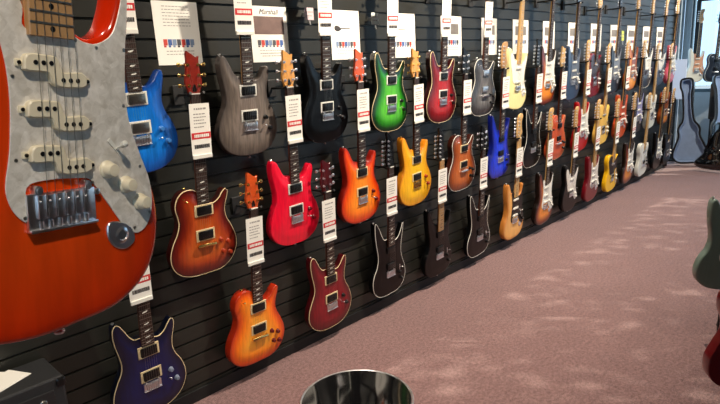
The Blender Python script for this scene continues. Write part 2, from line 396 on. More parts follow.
def guitar(M, kind, top, label, group, head=None, hmat=None, board=None, neck=None, ring=None, cover=None, hw=None, pg=None, pgk=None,
           bind=None, bridge=None, knobs=None, kmat=None, pups=None, full=True):
    T, arch, r, sc, br, fe = SPEC[kind]; nut = br+sc; z = T+arch
    fender = kind in ('strat', 'tele', 'offset')
    head = head or ('six' if fender else 'three'); hw = hw or CHROME
    hmat = hmat or (MAPLE if fender else top); board = board or ROSE
    neck = neck or (MAPLE if fender else MAHOG); kmat = kmat or (WHITEP if fender else BLACK)
    g = root('electric_guitar', M, label, 'guitar', group)
    tr = Matrix.Translation
    link('body', cached(('b', kind), lambda: body_mesh(kind)), top, g)
    if bind: link('binding', cached(('bi', kind), lambda: binding_mesh(kind)), bind, g)
    link('neck', cached(('n', kind), lambda: neck_mesh(kind)), neck, g)
    fb = link('fretboard', cached(('f', kind), lambda: board_mesh(kind)), board, g)
    link('frets', cached(('fr', kind), lambda: fret_mesh(kind)), STEEL, fb)
    link('inlays', cached(('in', kind), lambda: inlay_mesh(kind)), PEARL if board is ROSE else BLACK, fb)
    link('nut', cached(('nut', kind), lambda: MB().box(0, nut+.002, .051, .043, .004, .010, ch=.0008).mesh('nut')), WHITEP, g)
    hd = link('headstock', cached(('h', head), lambda: head_mesh(head)), hmat, g, tr((0, nut, 0)))
    if head == 'three': link('truss_rod_cover', cached('truss', truss_mesh), BLACK, hd)
    for i in range(6): link('tuner', cached(('t', head, i), lambda: tuner_mesh(head, i)), hw, g, tr((0, nut, 0)))
    link('strings', cached(('s', kind, head), lambda: strings_mesh(kind, head)), STEEL, g)
    pgk = pgk or (kind if kind in PG else None); zt = T+.0022 if (pg and pgk) else z
    if pg and pgk: link('pickguard', cached(('pg', kind), lambda: pg_mesh(kind, T+.0002)), pg, g)
    # pickups
    if pups is None: pups = {'double': 'HH', 'single': 'HH', 'super': 'HH', 'strat': 'SSS', 'offset': 'SS', 'tele': 'T'}[kind]
    bk = lambda y: y
    if pups == 'HH':
        for y in (fe-.026, br+.045):
            p = link('pickup', cached('hb', lambda: pick_mesh('bucker')), cover or BLACK, g, tr((0, y, z-.001)))
            if ring: link('pickup_ring', cached('ring', ring_mesh), ring, p)
    elif pups in ('SSS', 'SS', 'HSS'):
        ys = (fe-.022, (fe+br)/2+.003, br+.04) if pups != 'SS' else (fe-.03, br+.04)
        for y in ys: link('pickup', cached('sc', lambda: pick_mesh('single')), cover or WHITEP, g, tr((0, y, zt)))
    elif pups == 'split':
        for y in (br+.152, br+.102, br+.052):
            p = link('pickup', cached('sp', lambda: pick_mesh('split')), CREAM if cover is None else cover, g, tr((0, y, zt)))
            link('pole_pieces', cached('spp', split_poles), mat('pole_steel', (60, 58, 56), .4, 1), p)
    elif pups == 'T':
        link('pickup', cached('sc', lambda: pick_mesh('single')), CHROME, g, tr((0, fe-.03, zt)))
        link('pickup', cached('sc', lambda: pick_mesh('single')), BLACK, g, tr((0, br+.03, T+.003)) @ Matrix.Rotation(.2, 4, 'Z'))
    bridge = bridge or {'double': 'trem', 'single': 'wrap', 'super': 'trem', 'strat': 'trem', 'tele': 'plate', 'offset': 'trem'}[kind]
    link('bridge', cached(('br', bridge), lambda: bridge_mesh(bridge)), hw, g, tr((0, br, (z if not pg or kind == 'tele' or kind == 'strat' else zt)-.001)) @ Matrix.Diagonal((1.16, 1.25, 1, 1) if full == 'close' else (1, 1, 1, 1)))
    knobs = knobs or {'double': [(.088, .165), (.112, .115)], 'single': [(.075, .14), (.112, .125), (.085, .085), (.12, .075)], 'super': [(.085, .12), (.105, .075)],
                      'strat': [(.068, .190), (.096, .168), (.119, .142)], 'tele': [(.105, .15), (.112, .11)], 'offset': [(.09, .15), (.105, .12)]}[kind]
    for x, y in knobs: link('knob', cached('knob', knob_mesh), kmat, g, tr((x, y, (zt if fender else T+arch*.85)-.0005)))
    if kind in ('strat',): link('switch', cached('sw', switch_mesh), mat('switch_white', (220, 218, 205), .4) if False else WHITEP, g, tr((.084, .215, zt)) @ Matrix.Rotation(.75, 4, 'Z'))
    elif kind == 'tele': c = link('control_plate', cached('cp', lambda: MB().box(0, 0, .001, .032, .15, .002, ch=.0008).mesh('cp')), CHROME, g, tr((.11, .135, T)) @ Matrix.Rotation(.12, 4, 'Z')); link('switch', cached('sw', switch_mesh), BLACK, g, tr((.108, .185, T+.002)))
    else: link('switch', cached('sw', switch_mesh), hw, g, tr((.075, .125, z-.002) if kind == 'double' else (.09, .15, z-.001) if kind == 'super' else (-.09, .335, z-.006) if kind == 'single' else (.08, .2, zt)))
    if kind == 'strat':
        jm = MB().prism(spline([(-.016, .014), (0, .013), (.014, .004), (.017, -.010), (.004, -.017), (-.010, -.012), (-.018, 0)], .003), 0, .003, .001)
        link('jack_plate', cached('jack', lambda: jm.lathe((0, -.001, 0), (0, 0, 1), [(.009, .003), (.006, .0045), (.0045, .002)], 14).mesh('jack_plate', True)), hw, g, tr((.086, .103, T-.0005)) @ Matrix.Scale(1.25, 4))
        if full == 'close':
            link('tremolo_arm_socket', MB().lathe((0, 0, 0), (0, 0, 1), [(.004, 0), (.004, .004), (.002, .005)], 10).mesh('socket', True), hw, g, tr((.048, .165, T+.004)))
    link('strap_button', cached('sb0', lambda: strap_mesh(0)), hw, g)
    hy = {'double': (-.12, .437), 'single': (-.07, .383), 'strat': (-.122, .464), 'tele': (-.08, .396), 'super': (-.129, .476), 'offset': (-.125, .45)}[kind]
    link('strap_button', cached(('sb1', kind), lambda: MB().lathe((hy[0], hy[1]-.003, .022), (-.3, 1, 0), [(.004, 0), (.0035, .006), (.0075, .011), (.006, .013)], 12).mesh('strap_button', True)), hw, g)
    if full == 'close':
        for x, y in [(-.047,.145),(-.048,.30),(-.052,.21),(-.058,.385),(.099,.27),(.108,.108),(.136,.125),(.122,.19),(.110,.408),(.104,.34),(.062,.339),(.045,.176),(.033,.345)]:
            link('screw', cached('scr', lambda: MB().cyl((0, 0, 0), (0, 0, .0008), .0022, 8).mesh('screw')), STEEL, g, tr((x, y, T+.0022)))
    return g

# ------------------------------------------------------------------ tags, hangers, posters
def bars(m, x0, x1, y, h, z, pat, seed):
    rnd = random.Random(seed); x = x0
    while x < x1:
        w = rnd.uniform(*pat); m.box(min(x+w/2, x1), y, z, w, h, .0004); x += w+rnd.uniform(pat[0]*.4, pat[0]*.9)
def tag_meshes():
    W, H = .094, .208
    card = MB().box(0, -H/2, 0, W, H, .0016).mesh('card')
    s = MB().box(.001, -H*.62, .0012, W-.004, .026, .0006).mesh('stripe')
    st = MB(); bars(st, -.032, .034, -H*.62, .012, .0018, (.003, .009), 3)
    t = MB()
    bars(t, -.026, .026, -H*.10, .007, .0012, (.005, .009), 1)
    for k, y in enumerate((.20, .26, .32, .38, .45)): bars(t, -.03, .018+.01*(k % 2), -H*y, .004, .0012, (.004, .012), 5+k)
    b = MB(); bars(b, -.034, .036, -H*.83, .016, .0012, (.0015, .005), 9)
    fold = MB().box(0, -H-.006, .003, W*.98, .017, .008, ch=.002).mesh('fold')
    return card, s, st.mesh('st'), t.mesh('t'), b.mesh('b'), fold
TM = tag_meshes()
def price_tag(Mg, y, desc, group, dx=0, dz=.066):
    t = root('price_tag', Mg @ Matrix.Translation((dx, y, dz)), desc, 'price tag', group)
    link('card', TM[0], PAPER, t); s = link('red_stripe', TM[1], RED, t); link('stripe_lettering', TM[2], PAPER, s)
    link('printed_lines', TM[3], GREYINK, t); link('barcode', TM[4], DARKINK, t); link('folded_edge', TM[5], WHITEP, t)
def hanger_mesh(L):
    base = MB().box(0, -.006, 0, .05, .012, .085, ch=.003).mesh('mounting_plate')
    arm = MB().cyl((0, -.008, 0), (0, -L+.012, 0), .006, 10).mesh('arm', True)
    yk = MB(); yk.tube([(-.031, -L-.028, .008), (-.031, -L-.005, 0), (-.024, -L+.013, 0), (0, -L+.02, 0), (.024, -L+.013, 0), (.031, -L-.005, 0), (.031, -L-.028, .008)], .0065, 8)
    return base, arm, yk.mesh('yoke', True)
def hanger(Mg, kind, desc, group):
    nut = SPEC[kind][3]+SPEC[kind][4]
    p = Mg @ Vector((0, nut-.002, .040)); L = -p.y
    ms = cached(('hang', round(L, 3)), lambda: hanger_mesh(L))
    h = root('guitar_hanger', Matrix.Translation((p.x, 0, p.z)), desc, 'hanger', group)
    link('mounting_plate', ms[0], MATTE, h); link('arm', ms[1], MATTE, h); link('yoke', ms[2], MATTE, h)

# ------------------------------------------------------------------ finishes
F = {
 'blue':   finish('aqua_blue_finish', [(0, (10, 56, 130)), (.35, (12, 96, 190)), (1, (20, 118, 210))], .22),
 'grey':   finish('grey_stained_finish', [(0, (62, 54, 50)), (.4, (98, 88, 80)), (1, (114, 102, 94))], .35, coat=.2, rough=.5),
 'black':  plain('black_finish', (4, 4, 5), rough=.3, coat=.12, spec=.3),
 'green':  finish('green_burst_finish', [(0, (5, 14, 6)), (.2, (10, 50, 10)), (.4, (28, 120, 20)), (.9, (80, 180, 40))], .2),
 'wine':   finish('wine_burst_finish', [(0, (40, 4, 6)), (.4, (120, 10, 16)), (.9, (170, 22, 26))], .2),
 'char':   finish('charcoal_finish', [(0, (28, 28, 30)), (.4, (62, 60, 62)), (1, (110, 108, 108))], .5),
 'cream':  plain('cream_finish', (236, 224, 160), .03),
 'tburst': finish('three_tone_burst', [(0, (20, 8, 5)), (.3, (120, 40, 10)), (.8, (225, 135, 40))], .1),
 'slate':  plain('slate_blue_finish', (48, 66, 92), .1),
 'dred':   plain('dark_red_finish', (110, 8, 22), .15),
 'navy2':  plain('midnight_finish', (28, 34, 48), .2),
 'nat':    finish('natural_finish', [(0, (190, 120, 50)), (.3, (226, 165, 88)), (1, (234, 176, 100))], .12, rough=.4, coat=.4, fscale=(30, 4, 4)),
 'natorg': finish('amber_finish', [(0, (150, 70, 20)), (.4, (220, 135, 50)), (1, (240, 165, 75))], .15),
 'cherry': finish('cherry_burst_finish', [(0, (50, 8, 5)), (.25, (104, 22, 10)), (.55, (158, 56, 18)), (1, (190, 88, 30))], .22),
 'pink':   plain('bright_cherry_finish', (226, 12, 48), .12),
 'orange': finish('orange_burst_finish', [(0, (140, 22, 8)), (.18, (222, 62, 14)), (.5, (245, 112, 20)), (1, (255, 150, 36))], .15),
 'yellow': finish('amber_yellow_finish', [(0, (205, 125, 20)), (.15, (232, 165, 24)), (1, (250, 196, 30))], .12),
 'brown':  finish('brown_burst_finish', [(0, (55, 20, 10)), (.35, (150, 70, 25)), (.9, (190, 100, 42))], .2),
 'royal':  finish('royal_blue_finish', [(0, (12, 24, 110)), (.4, (22, 50, 200)), (1, (30, 66, 225))], .35),
 'wred':   plain('bright_red_finish', (170, 14, 20), .1),
 'gold':   plain('butterscotch_finish', (236, 190, 90), .1),
 'rust':   plain('rust_orange_finish', (190, 78, 40), .15),
 'white':  plain('white_finish', (222, 224, 214), .03),
 'navy':   finish('navy_finish', [(0, (2, 6, 26)), (.4, (2, 14, 62)), (1, (3, 19, 80))], .2),
 'flame':  finish('tangerine_burst_finish', [(0, (170, 40, 10)), (.2, (226, 84, 14)), (.45, (250, 128, 18)), (1, (255, 170, 50))], .12),
 'crim':   finish('crimson_finish', [(0, (70, 4, 10)), (.4, (118, 8, 22)), (1, (135, 12, 28))], .25),
 'tyel':   plain('bright_yellow_finish', (245, 190, 20), .03),
 'tang':   finish('foreground_orange_finish', [(0, (190, 38, 6)), (.3, (214, 56, 8)), (1, (222, 70, 12))], .14, rough=.18, coat=1, fscale=(26, 5, 5)),
 'moss':   plain('grey_green_finish', (104, 124, 116), .05, rough=.35),
 'maroon': plain('maroon_finish', (125, 10, 22), .05),
 'pinkw':  plain('rose_finish', (205, 90, 110), .1),
}
FH = finish
HM_RED = mat('flamed_red_head', (128, 32, 18), .3, coat=.8, noise=.35, nscale=30, stretch=(1, 5, 1))
HM_GOLD = mat('flamed_amber_head', (214, 150, 70), .3, coat=.8, noise=.3, nscale=30, stretch=(1, 5, 1))
HM_ORG = mat('flamed_orange_head', (205, 80, 28), .3, coat=.8, noise=.3, nscale=30, stretch=(1, 5, 1))

# columns on the wall: (id, X, lean, kind, finish, label, tag text, extras)
ROWZ = {'A': 1.145, 'B': .645, 'C': .092}
ROWS = [
 ('A', 1.015, .03, 'double', 'blue', 'bright blue flamed double-cutaway guitar half hidden behind the orange guitar', dict(ring=WHITEP, cover=mat('nickel', (170, 168, 160), .3, 1), hmat=F['blue'], kmat=mat('blue_knob', (60, 120, 190), .3)), 1),
 ('A', 1.54, .01, 'double', 'grey', 'large grey wood double-cutaway guitar in the top row', dict(ring=WHITEP, neck=MAPLED), 1),
 ('A', 2.035, .02, 'double', 'black', 'glossy black double-cutaway guitar with white pickup rings in the top row', dict(ring=WHITEP), 1),
 ('A', 2.555, .02, 'double', 'green', 'green burst guitar in the top row', dict(ring=WHITEP, bind=CREAM), 1),
 ('A', 3.075, .02, 'double', 'wine', 'dark red burst guitar in the top row beside the charcoal one', dict(ring=WHITEP, bind=CREAM), 1),
 ('A', 3.575, .02, 'single', 'char', 'mottled charcoal grey guitar between the dark red and the cream guitar', dict(cover=CHROME, bind=WHITEP), 1),
 ('A', 4.06, .02, 'offset', 'cream', 'pale cream offset-waist guitar in the top row', dict(pg=WHITEP, board=MAPLE, hmat=MAPLE), 0),
 ('A', 4.575, .03, 'strat', 'tburst', 'sunburst guitar in the top row right of the cream one', dict(pg=WHITEP), 0),
 ('A', 5.08, .03, 'strat', 'slate', 'slate blue guitar in the top row right of the sunburst one', dict(pg=mat('smoke_guard', (90, 100, 115), .3), hmat=F['slate'], head='point'), 0),
 ('A', 5.57, .04, 'tele', 'dred', 'dark red guitar in the top row right of the slate blue one', dict(pg=F['wine'], board=ROSE), 0),
 ('A', 6.09, .04, 'strat', 'navy2', 'midnight grey guitar in the top row left of the amber one', dict(pg=mat('grey_guard', (120, 126, 136), .3), head='point', hmat=BLACK), 0),
 ('A', 6.60, .04, 'strat', 'natorg', 'amber orange guitar in the far part of the top row', dict(pg=F['natorg']), 0),
 ('A', 7.09, .05, 'offset', 'navy2', 'dark guitar with white edge right of the amber one in the top row', dict(pg=WHITEP, bind=WHITEP), 0),
 ('A', 7.58, .05, 'tele', 'slate', 'blue-grey guitar second from the far end of the top row', dict(pg=WHITEP), 0),
 ('A', 8.03, .05, 'strat', 'pinkw', 'rose pink guitar at the far end of the top row', dict(pg=WHITEP), 0),

 ('B', 1.235, -.01, 'single', 'cherry', 'brown cherry sunburst single-cutaway guitar with four knobs in the middle row', dict(ring=CREAM, bind=CREAM, hmat=HM_RED, hw=GOLD, kmat=mat('amber_knob', (150, 50, 24), .3), cover=BLACK, bridge='wrap'), 1),
 ('B', 1.775, .03, 'double', 'pink', 'bright pinkish red double-cutaway guitar in the middle row', dict(ring=WHITEP, hmat=HM_GOLD, kmat=mat('dark_red_knob', (90, 10, 20), .3)), 1),
 ('B', 2.27, .035, 'double', 'orange', 'orange-red sunburst double-cutaway guitar in the middle row', dict(ring=CREAM, hmat=HM_ORG, kmat=mat('dark_red_knob', (90, 10, 20), .3)), 1),
 ('B', 2.78, .06, 'double', 'yellow', 'amber yellow double-cutaway guitar in the middle row', dict(ring=CREAM, hmat=HM_GOLD, kmat=mat('amber_knob', (150, 50, 24), .3), hw=GOLD), 1),
 ('B', 3.30, .04, 'single', 'brown', 'brown burst guitar with white edge between the yellow and the blue guitar', dict(ring=CREAM, bind=WHITEP, hmat=BLACK, hw=CHROME), 1),
 ('B', 3.82, .05, 'super', 'royal', 'vivid royal blue guitar in the middle row', dict(hmat=MAPLED, head='six', board=ROSE, cover=BLACK), 1),
 ('B', 4.345, .04, 'super', 'black', 'black guitar with white edge right of the royal blue one', dict(bind=WHITEP, head='point', hmat=BLACK), 1),
 ('B', 4.80, .04, 'single', 'rust', 'rust orange guitar right of the black white-edged one in the middle row', dict(hmat=MAPLE, bind=MAPLED), 1),
 ('B', 5.33, .05, 'strat', 'wred', 'bright red guitar with white pickguard in the middle row', dict(pg=WHITEP, board=MAPLE), 1),
 ('B', 5.84, .05, 'tele', 'gold', 'butterscotch yellow guitar in the middle row', dict(board=MAPLE, pg=F['gold']), 1),
 ('B', 6.36, .05, 'strat', 'rust', 'reddish orange guitar in the middle row right of the butterscotch one', dict(pg=F['rust'], hmat=MAPLE), 1),
 ('B', 6.87, .05, 'strat', 'navy2', 'dark blue-grey guitar in the middle row left of the white one', dict(pg=mat('lilac_guard', (150, 150, 190), .3), head='six'), 0),
 ('B', 7.35, .05, 'tele', 'white', 'white guitar with dark hardware near the far end of the middle row', dict(pg=WHITEP, board=MAPLE), 0),
 ('B', 7.88, .05, 'tele', 'natorg', 'plain amber guitar at the far end of the middle row', dict(pg=F['natorg'], board=MAPLE), 0),

 ('C', .905, .0, 'double', 'navy', 'dark navy blue double-cutaway guitar below the orange one', dict(ring=CREAM, bind=CREAM, cover=BLACK, kmat=mat('clear_knob', (120, 130, 150), .3)), 1),
 ('C', 1.465, -.015, 'single', 'flame', 'bright tangerine sunburst single-cutaway guitar in the bottom row', dict(ring=CREAM, hmat=HM_ORG, hw=GOLD, kmat=mat('dark_red_knob', (90, 10, 20), .3), bridge='wrap'), 1),
 ('C', 1.975, .03, 'double', 'crim', 'dark crimson double-cutaway guitar with pale edge in the bottom row', dict(ring=CREAM, bind=CREAM, hmat=F['crim']), 1),
 ('C', 2.49, .03, 'super', 'black', 'black pointed-horn guitar with white edge, leftmost black guitar of its row', dict(bind=WHITEP, head='point', hmat=F['black']), 1),
 ('C', 3.01, .04, 'super', 'black', 'plain black guitar without edging in the bottom row', dict(head='point', hmat=BLACK, board=MAPLED, cover=BLACK), 1),
 ('C', 3.52, .04, 'super', 'black', 'black guitar with white edge left of the natural wood one in the bottom row', dict(bind=WHITEP, head='three', hmat=F['black']), 1),
 ('C', 4.04, .03, 'strat', 'nat', 'natural blond wood guitar with black pickguard in the bottom row', dict(pg=BLACK, hmat=MAPLE, board=MAPLE, kmat=BLACK), 1),
 ('C', 4.58, .03, 'strat', 'tburst', 'sunburst guitar with white pickguard right of the blond wood one', dict(pg=WHITEP), 1),
 ('C', 5.11, .04, 'offset', 'black', 'black guitar with mottled pale pickguard in the bottom row', dict(pg=PEARLOID, hmat=MAPLE), 1),
 ('C', 5.63, .05, 'strat', 'dred', 'deep red guitar with pale pickguard in the bottom row', dict(pg=PEARLOID, board=MAPLE), 1),
 ('C', 6.15, .04, 'tele', 'tyel', 'bright yellow guitar with black pickguard in the bottom row', dict(pg=BLACK, board=MAPLE), 1),
 ('C', 6.66, .05, 'strat', 'tburst', 'sunburst guitar with white pickguard between the yellow and the white guitar', dict(pg=WHITEP), 1),
 ('C', 7.15, .05, 'tele', 'white', 'white single-cutaway guitar near the far end of the bottom row', dict(pg=WHITEP, board=MAPLE, kmat=BLACK), 0),
 ('C', 7.70, .05, 'strat', 'black', 'black guitar second from the far end of the bottom row', dict(pg=WHITEP), 0),
 ('C', 8.10, .05, 'tele', 'black', 'black guitar at the far end of the bottom row beside the open case', dict(pg=BLACK), 0),
]
RN = {'A': 'guitars hanging in the top row', 'B': 'guitars hanging in the middle row', 'C': 'guitars hanging in the bottom row'}
for row, X, lean, kind, fin, label, kw, tg in ROWS:
    lean = lean+max(0, X-3)*.014
    M = place(X+max(0, X-3)*.007, ROWZ[row]+{'navy': .012, 'flame': .01}.get(fin, .03 if (row == 'C' and X == 2.49) else 0), lean, Y=-.040)
    guitar(M, kind, F[fin], label, RN[row], **kw)
    hanger(M, kind, (lambda t: t if len(t.split()) <= 16 else t.replace(' in the bottom row', '').replace(' in the middle row', ''))('hanger of '+label).replace('black pointed-horn guitar with white edge', 'black pointed-horn guitar'), 'wall hangers')
    if tg:
        yy = .775 if row == 'A' else .735
        if row == 'A': yy = .745
        price_tag(M, yy, (lambda t: t if len(t.split()) <= 16 else t.replace(' in the bottom row', '').replace(' in the middle row', ''))('price tag on '+label).replace(' right of the black white-edged one', ''), 'price tags on the guitar necks', dx=-.012 if row != 'B' else .004)

# ------------------------------------------------------------------ foreground guitar
yaw, lean, tilt = .2549, -.0846, math.radians(2.3)
A = Matrix(((1, 0, 0), (0, 0, -1), (0, 1, 0)))
Rf = Matrix.Rotation(yaw, 3, 'Z') @ A @ Matrix.Rotation(tilt, 3, 'X') @ Matrix.Rotation(lean, 3, 'Z')
pos = Vector((.2314, -1.5373, 1.3576)) - Rf @ Vector((0, .155*1.07, .0455))
MF = Matrix.Translation(pos) @ Rf.to_4x4() @ Matrix.Diagonal((1, 1.07, 1, 1))
guitar(MF, 'strat', F['tang'], 'large orange-red guitar with pearly white pickguard in the left foreground', None, pg=PEARLOID, board=MAPLED, hmat=MAPLE,
       pups='split', kmat=mat('ivory_knob', (238, 228, 200), .35), cover=mat('ivory_cover', (232, 222, 194), .4), full='close', neck=MAPLED)
hp = MF @ Vector((0, .80, .04))
hg = root('ceiling_hanger', Matrix.Translation((hp.x, hp.y, hp.z)), 'black rod from the ceiling holding the orange foreground guitar', 'hanger')
link('rod', MB().cyl((-.01, .05, 0), (-.01, .05, 3.1-hp.z), .008, 10).mesh('rod', True), MATTE, hg)
link('yoke', MB().tube([(-.033, -.03, .008), (-.033, 0, 0), (-.02, .03, 0), (-.01, .05, 0), (.02, .03, 0), (.033, 0, 0), (.033, -.03, .008)], .0065, 8).mesh('yoke', True), MATTE, hg)

# ------------------------------------------------------------------ posters
def poster(X, w, label, style, h=.262):
    t = root('wall_poster', Matrix(((1, 0, 0, X), (0, 0, -1, -.002), (0, 1, 0, 1.57), (0, 0, 0, 1))), label, 'poster', 'sheets pinned along the wall')
    link('sheet', MB().box(w/2, h/2, 0, w, h, .0016).mesh('sheet'), PAPER, t)
    z = .0012; tx = MB(); bl = MB(); pal = [(60, 90, 150), (190, 60, 50), (70, 70, 76), (120, 140, 170)]
    rnd = random.Random(style)
    if style == 1:
        for k in range(7): bars(tx, w*.2, w*.8, h*(.92-.05*k), .003, z, (.006, .016), k)
        by = h*.34
    elif style == 2:
        c = bpy.data.curves.new('script', 'FONT'); c.body = 'Marshall'; c.size = .034; c.shear = .35; c.align_x = 'CENTER'; c.extrude = .0004; c.offset = 0
        o = bpy.data.objects.new('poster_script', c); COL.objects.link(o); dg = bpy.context.evaluated_depsgraph_get()
        me = bpy.data.meshes.new_from_object(o.evaluated_get(dg)); bpy.data.objects.remove(o)
        link('script_heading', me, DARKINK, t, Matrix.Translation((w/2, h*.86, z)))
        link('photo', MB().box(w/2, h*.66, z, w*.8, h*.32, .0006).mesh('photo'), mat('poster_photo_brown', (105, 82, 76), .6, noise=.6, nscale=14), t)
        by = h*.33; bars(tx, w*.2, w*.8, h*.16, .004, z, (.006, .016), 3); bars(tx, w*.25, w*.75, h*.11, .004, z, (.006, .016), 4)
    elif style == 3:
        gp = MB().prism(spline([(.02, .03), (.035, .02), (.055, .022), (.07, .032), (.055, .045), (.035, .05), (.022, .045)], .004), z, z+.0006).box(.10, .035, z, .08, .005, .0006)
        link('guitar_picture', gp.mesh('gp'), DARKINK, t, Matrix.Translation((.01, h*.5, 0)))
        for k in range(2): bars(tx, w*.2, w*.75, h*(.92-.05*k), .003, z, (.006, .014), k)
        bars(tx, w*.2, w*.6, h*.48, .003, z, (.006, .014), 7)
        by = h*.30
    else:
        link('photo', MB().box(w/2, h*.68, z, w*.7, h*.26, .0006).mesh('photo'), mat('poster_photo_grey', (120, 116, 112), .6, noise=.5, nscale=16), t)
        by = h*.34; bars(tx, w*.2, w*.8, h*.90, .004, z, (.006, .014), style)
    for k in range(2): bars(tx, w*.2, w*.8, by-h*(.12+.05*k), .003, z, (.006, .016), 11+k)
    link('text_lines', tx.mesh('tx'), GREYINK, t)
    n = 7
    for k in range(n):
        bm_ = MB(); x = w*.15+w*.7*(k+.5)/n
        bm_.box(x, by+h*.02, z, w*.7/n*.86, h*.095, .0006); bm_.box(x-.003, by-h*.045, z, w*.7/n*.5, h*.03, .0006)
        link('colour_block', bm_.mesh('cb'), mat('poster_ink_%s' % 'abcd'[(k*3+style) % 4], pal[(k*3+style) % 4], .7), t)
posters = [(1.175, .21, 'white sheet with a row of small pictures left of the grey guitar', 1), (1.66, .225, 'white sheet with black script heading right of the grey guitar', 2),
 (2.185, .225, 'white sheet with a small guitar picture right of the black guitar', 3), (2.675, .245, 'white sheet with a small guitar picture right of the green guitar', 3),
 (3.20, .24, 'white sheet with grey photo behind the neck of the dark red burst guitar', 4), (3.70, .215, 'white sheet behind the neck of the charcoal guitar', 4),
 (4.16, .25, 'white sheet behind the neck of the cream guitar', 4), (4.67, .22, 'white sheet behind the neck of the top-row sunburst guitar', 5), (5.17, .235, 'white sheet behind the neck of the slate blue guitar', 6),
 (5.68, .26, 'white sheet behind the neck of the dark red top-row guitar', 5), (6.18, .25, 'white sheet behind the neck of the midnight grey guitar', 4), (6.67, .26, 'white sheet behind the neck of the amber top-row guitar', 6),
 (7.18, .24, 'white sheet second from the far end of the wall', 5), (7.68, .25, 'white sheet nearest the far end of the wall', 4)]
for X, w, l, s in posters: poster(X, w, l, s)
def small_sign(X, z, w, h, m, label):
    t = root('small_sign', Matrix(((1, 0, 0, X), (0, 0, -1, -.0), (0, 1, 0, z), (0, 0, 0, 1))), label, 'sign', 'small cards clipped to the wall')
    link('card', MB().box(0, 0, .045, w, h, .002).mesh('card'), m, t)
    tx = MB(); bars(tx, -w*.35, w*.35, h*.15, h*.12, .0465, (w*.08, w*.2), 2); bars(tx, -w*.35, w*.3, -h*.15, h*.1, .0465, (w*.08, w*.2), 4); link('text_lines', tx.mesh('tx'), GREYINK, t)
    link('clip', MB().box(0, 0, .02, .012, .02, .048, ch=.002).cyl((0, -h*.55, .046), (0, -h*.9, .05), .004, 8).mesh('clip'), CHROME, t)
small_sign(2.0, 1.80, .06, .06, mat('pinkish_card', (196, 176, 180), .6), 'small pinkish card clipped left of the black guitar tag')
small_sign(2.50, 1.79, .06, .065, mat('pale_green_card', (190, 200, 196), .6), 'small pale card clipped left of the green guitar tag')
small_sign(6.42, 1.72, .07, .10, mat('yellow_green_card', (190, 200, 90), .6), 'small yellow-green card far along the wall')

# ------------------------------------------------------------------ room shell
XE = 8.38
def slat_mb(x0, x1, zt, p=.0762, gr=.011, dp=.011):
    m = MB(); prof = []; z = 0
    while z < zt-.001:
        t = min(z+p, zt)
        prof += [(0, z+gr/2), (0, t-gr/2), (dp*.35, t-gr/2+.001), (dp, t-gr/2+.001), (dp, t+gr/2-.001), (dp*.35, t+gr/2-.001)] if t < zt else [(0, z+gr/2), (0, zt)]
        z += p
    vs = []; fs = []
    for x in (x0, x1): vs += [(x, y, zz) for y, zz in prof]
    n = len(prof); fs = [(i, i+1, n+i+1, n+i) for i in range(n-1)]
    m.add(vs, fs); m.box((x0+x1)/2, .06, zt/2, x1-x0, .08, zt); return m
SL = mat('charcoal_slatwall', (36, 36, 32), .37, noise=.12, nscale=3, bump=.15, bscale=60)
w = structure('wall_left', slat_mb(-3.5, XE, 3.1), SL)
structure('trim_1', MB().box(XE+.02, .03, 1.55, .04, .10, 3.1, ch=.004), mat('dark_trim', (24, 25, 28), .4))
structure('baseboard_left', MB().box((XE-3.5)/2, -.006, .03, XE+3.5, .012, .06, ch=.002), mat('black_base', (14, 14, 15), .6))
PAINT = mat('pale_blue_paint', (176, 190, 200), .8, noise=.04, nscale=4)
def carpet():
    m = mat('mauve_carpet', (176, 140, 136), .95, spec=.25)
    nt = m.node_tree; b = nt.nodes['Principled BSDF']; tc = nt.nodes.new('ShaderNodeTexCoord')
    def nz(s, d=3):
        n = nt.nodes.new('ShaderNodeTexNoise'); n.inputs['Scale'].default_value = s; n.inputs['Detail'].default_value = d; nt.links.new(tc.outputs['Object'], n.inputs['Vector']); return n
    n1, n2, n3 = nz(190, 2), nz(60, 3), nz(3, 2)
    a = nt.nodes.new('ShaderNodeMath'); a.operation = 'MULTIPLY_ADD'; a.inputs[1].default_value = .6
    nt.links.new(n1.outputs['Fac'], a.inputs[0]); 
    k = nt.nodes.new('ShaderNodeMath'); k.operation = 'MULTIPLY'; k.inputs[1].default_value = .4; nt.links.new(n2.outputs['Fac'], k.inputs[0]); nt.links.new(k.outputs[0], a.inputs[2])
    r = nt.nodes.new('ShaderNodeValToRGB'); e = r.color_ramp.elements
    e[0].position = .38; e[0].color = (*lin((88, 64, 63)), 1); e[1].position = .62; e[1].color = (*lin((146, 113, 111)), 1)
    nt.links.new(a.outputs[0], r.inputs[0])
    mr = nt.nodes.new('ShaderNodeMapRange'); mr.inputs['To Min'].default_value = .9; mr.inputs['To Max'].default_value = 1.1; nt.links.new(n3.outputs['Fac'], mr.inputs['Value'])
    vm = nt.nodes.new('ShaderNodeVectorMath'); vm.operation = 'SCALE'; nt.links.new(r.outputs['Color'], vm.inputs[0]); nt.links.new(mr.outputs['Result'], vm.inputs['Scale'])
    nt.links.new(vm.outputs[0], b.inputs['Base Color'])
    b.inputs['Sheen Weight'].default_value = .3; b.inputs['Sheen Roughness'].default_value = .5
    bp = nt.nodes.new('ShaderNodeBump'); bp.inputs['Strength'].default_value = .5; bp.inputs['Distance'].default_value = .004
    nt.links.new(n1.outputs['Fac'], bp.inputs['Height']); nt.links.new(bp.outputs['Normal'], b.inputs['Normal'])
    return m
YR = -3.7; XF = 10.2; ZC = 3.1
structure('floor', MB().box((XF-3.5)/2, (YR+.6)/2, -.05, XF+3.5+.2, -YR+.6, .1), carpet())
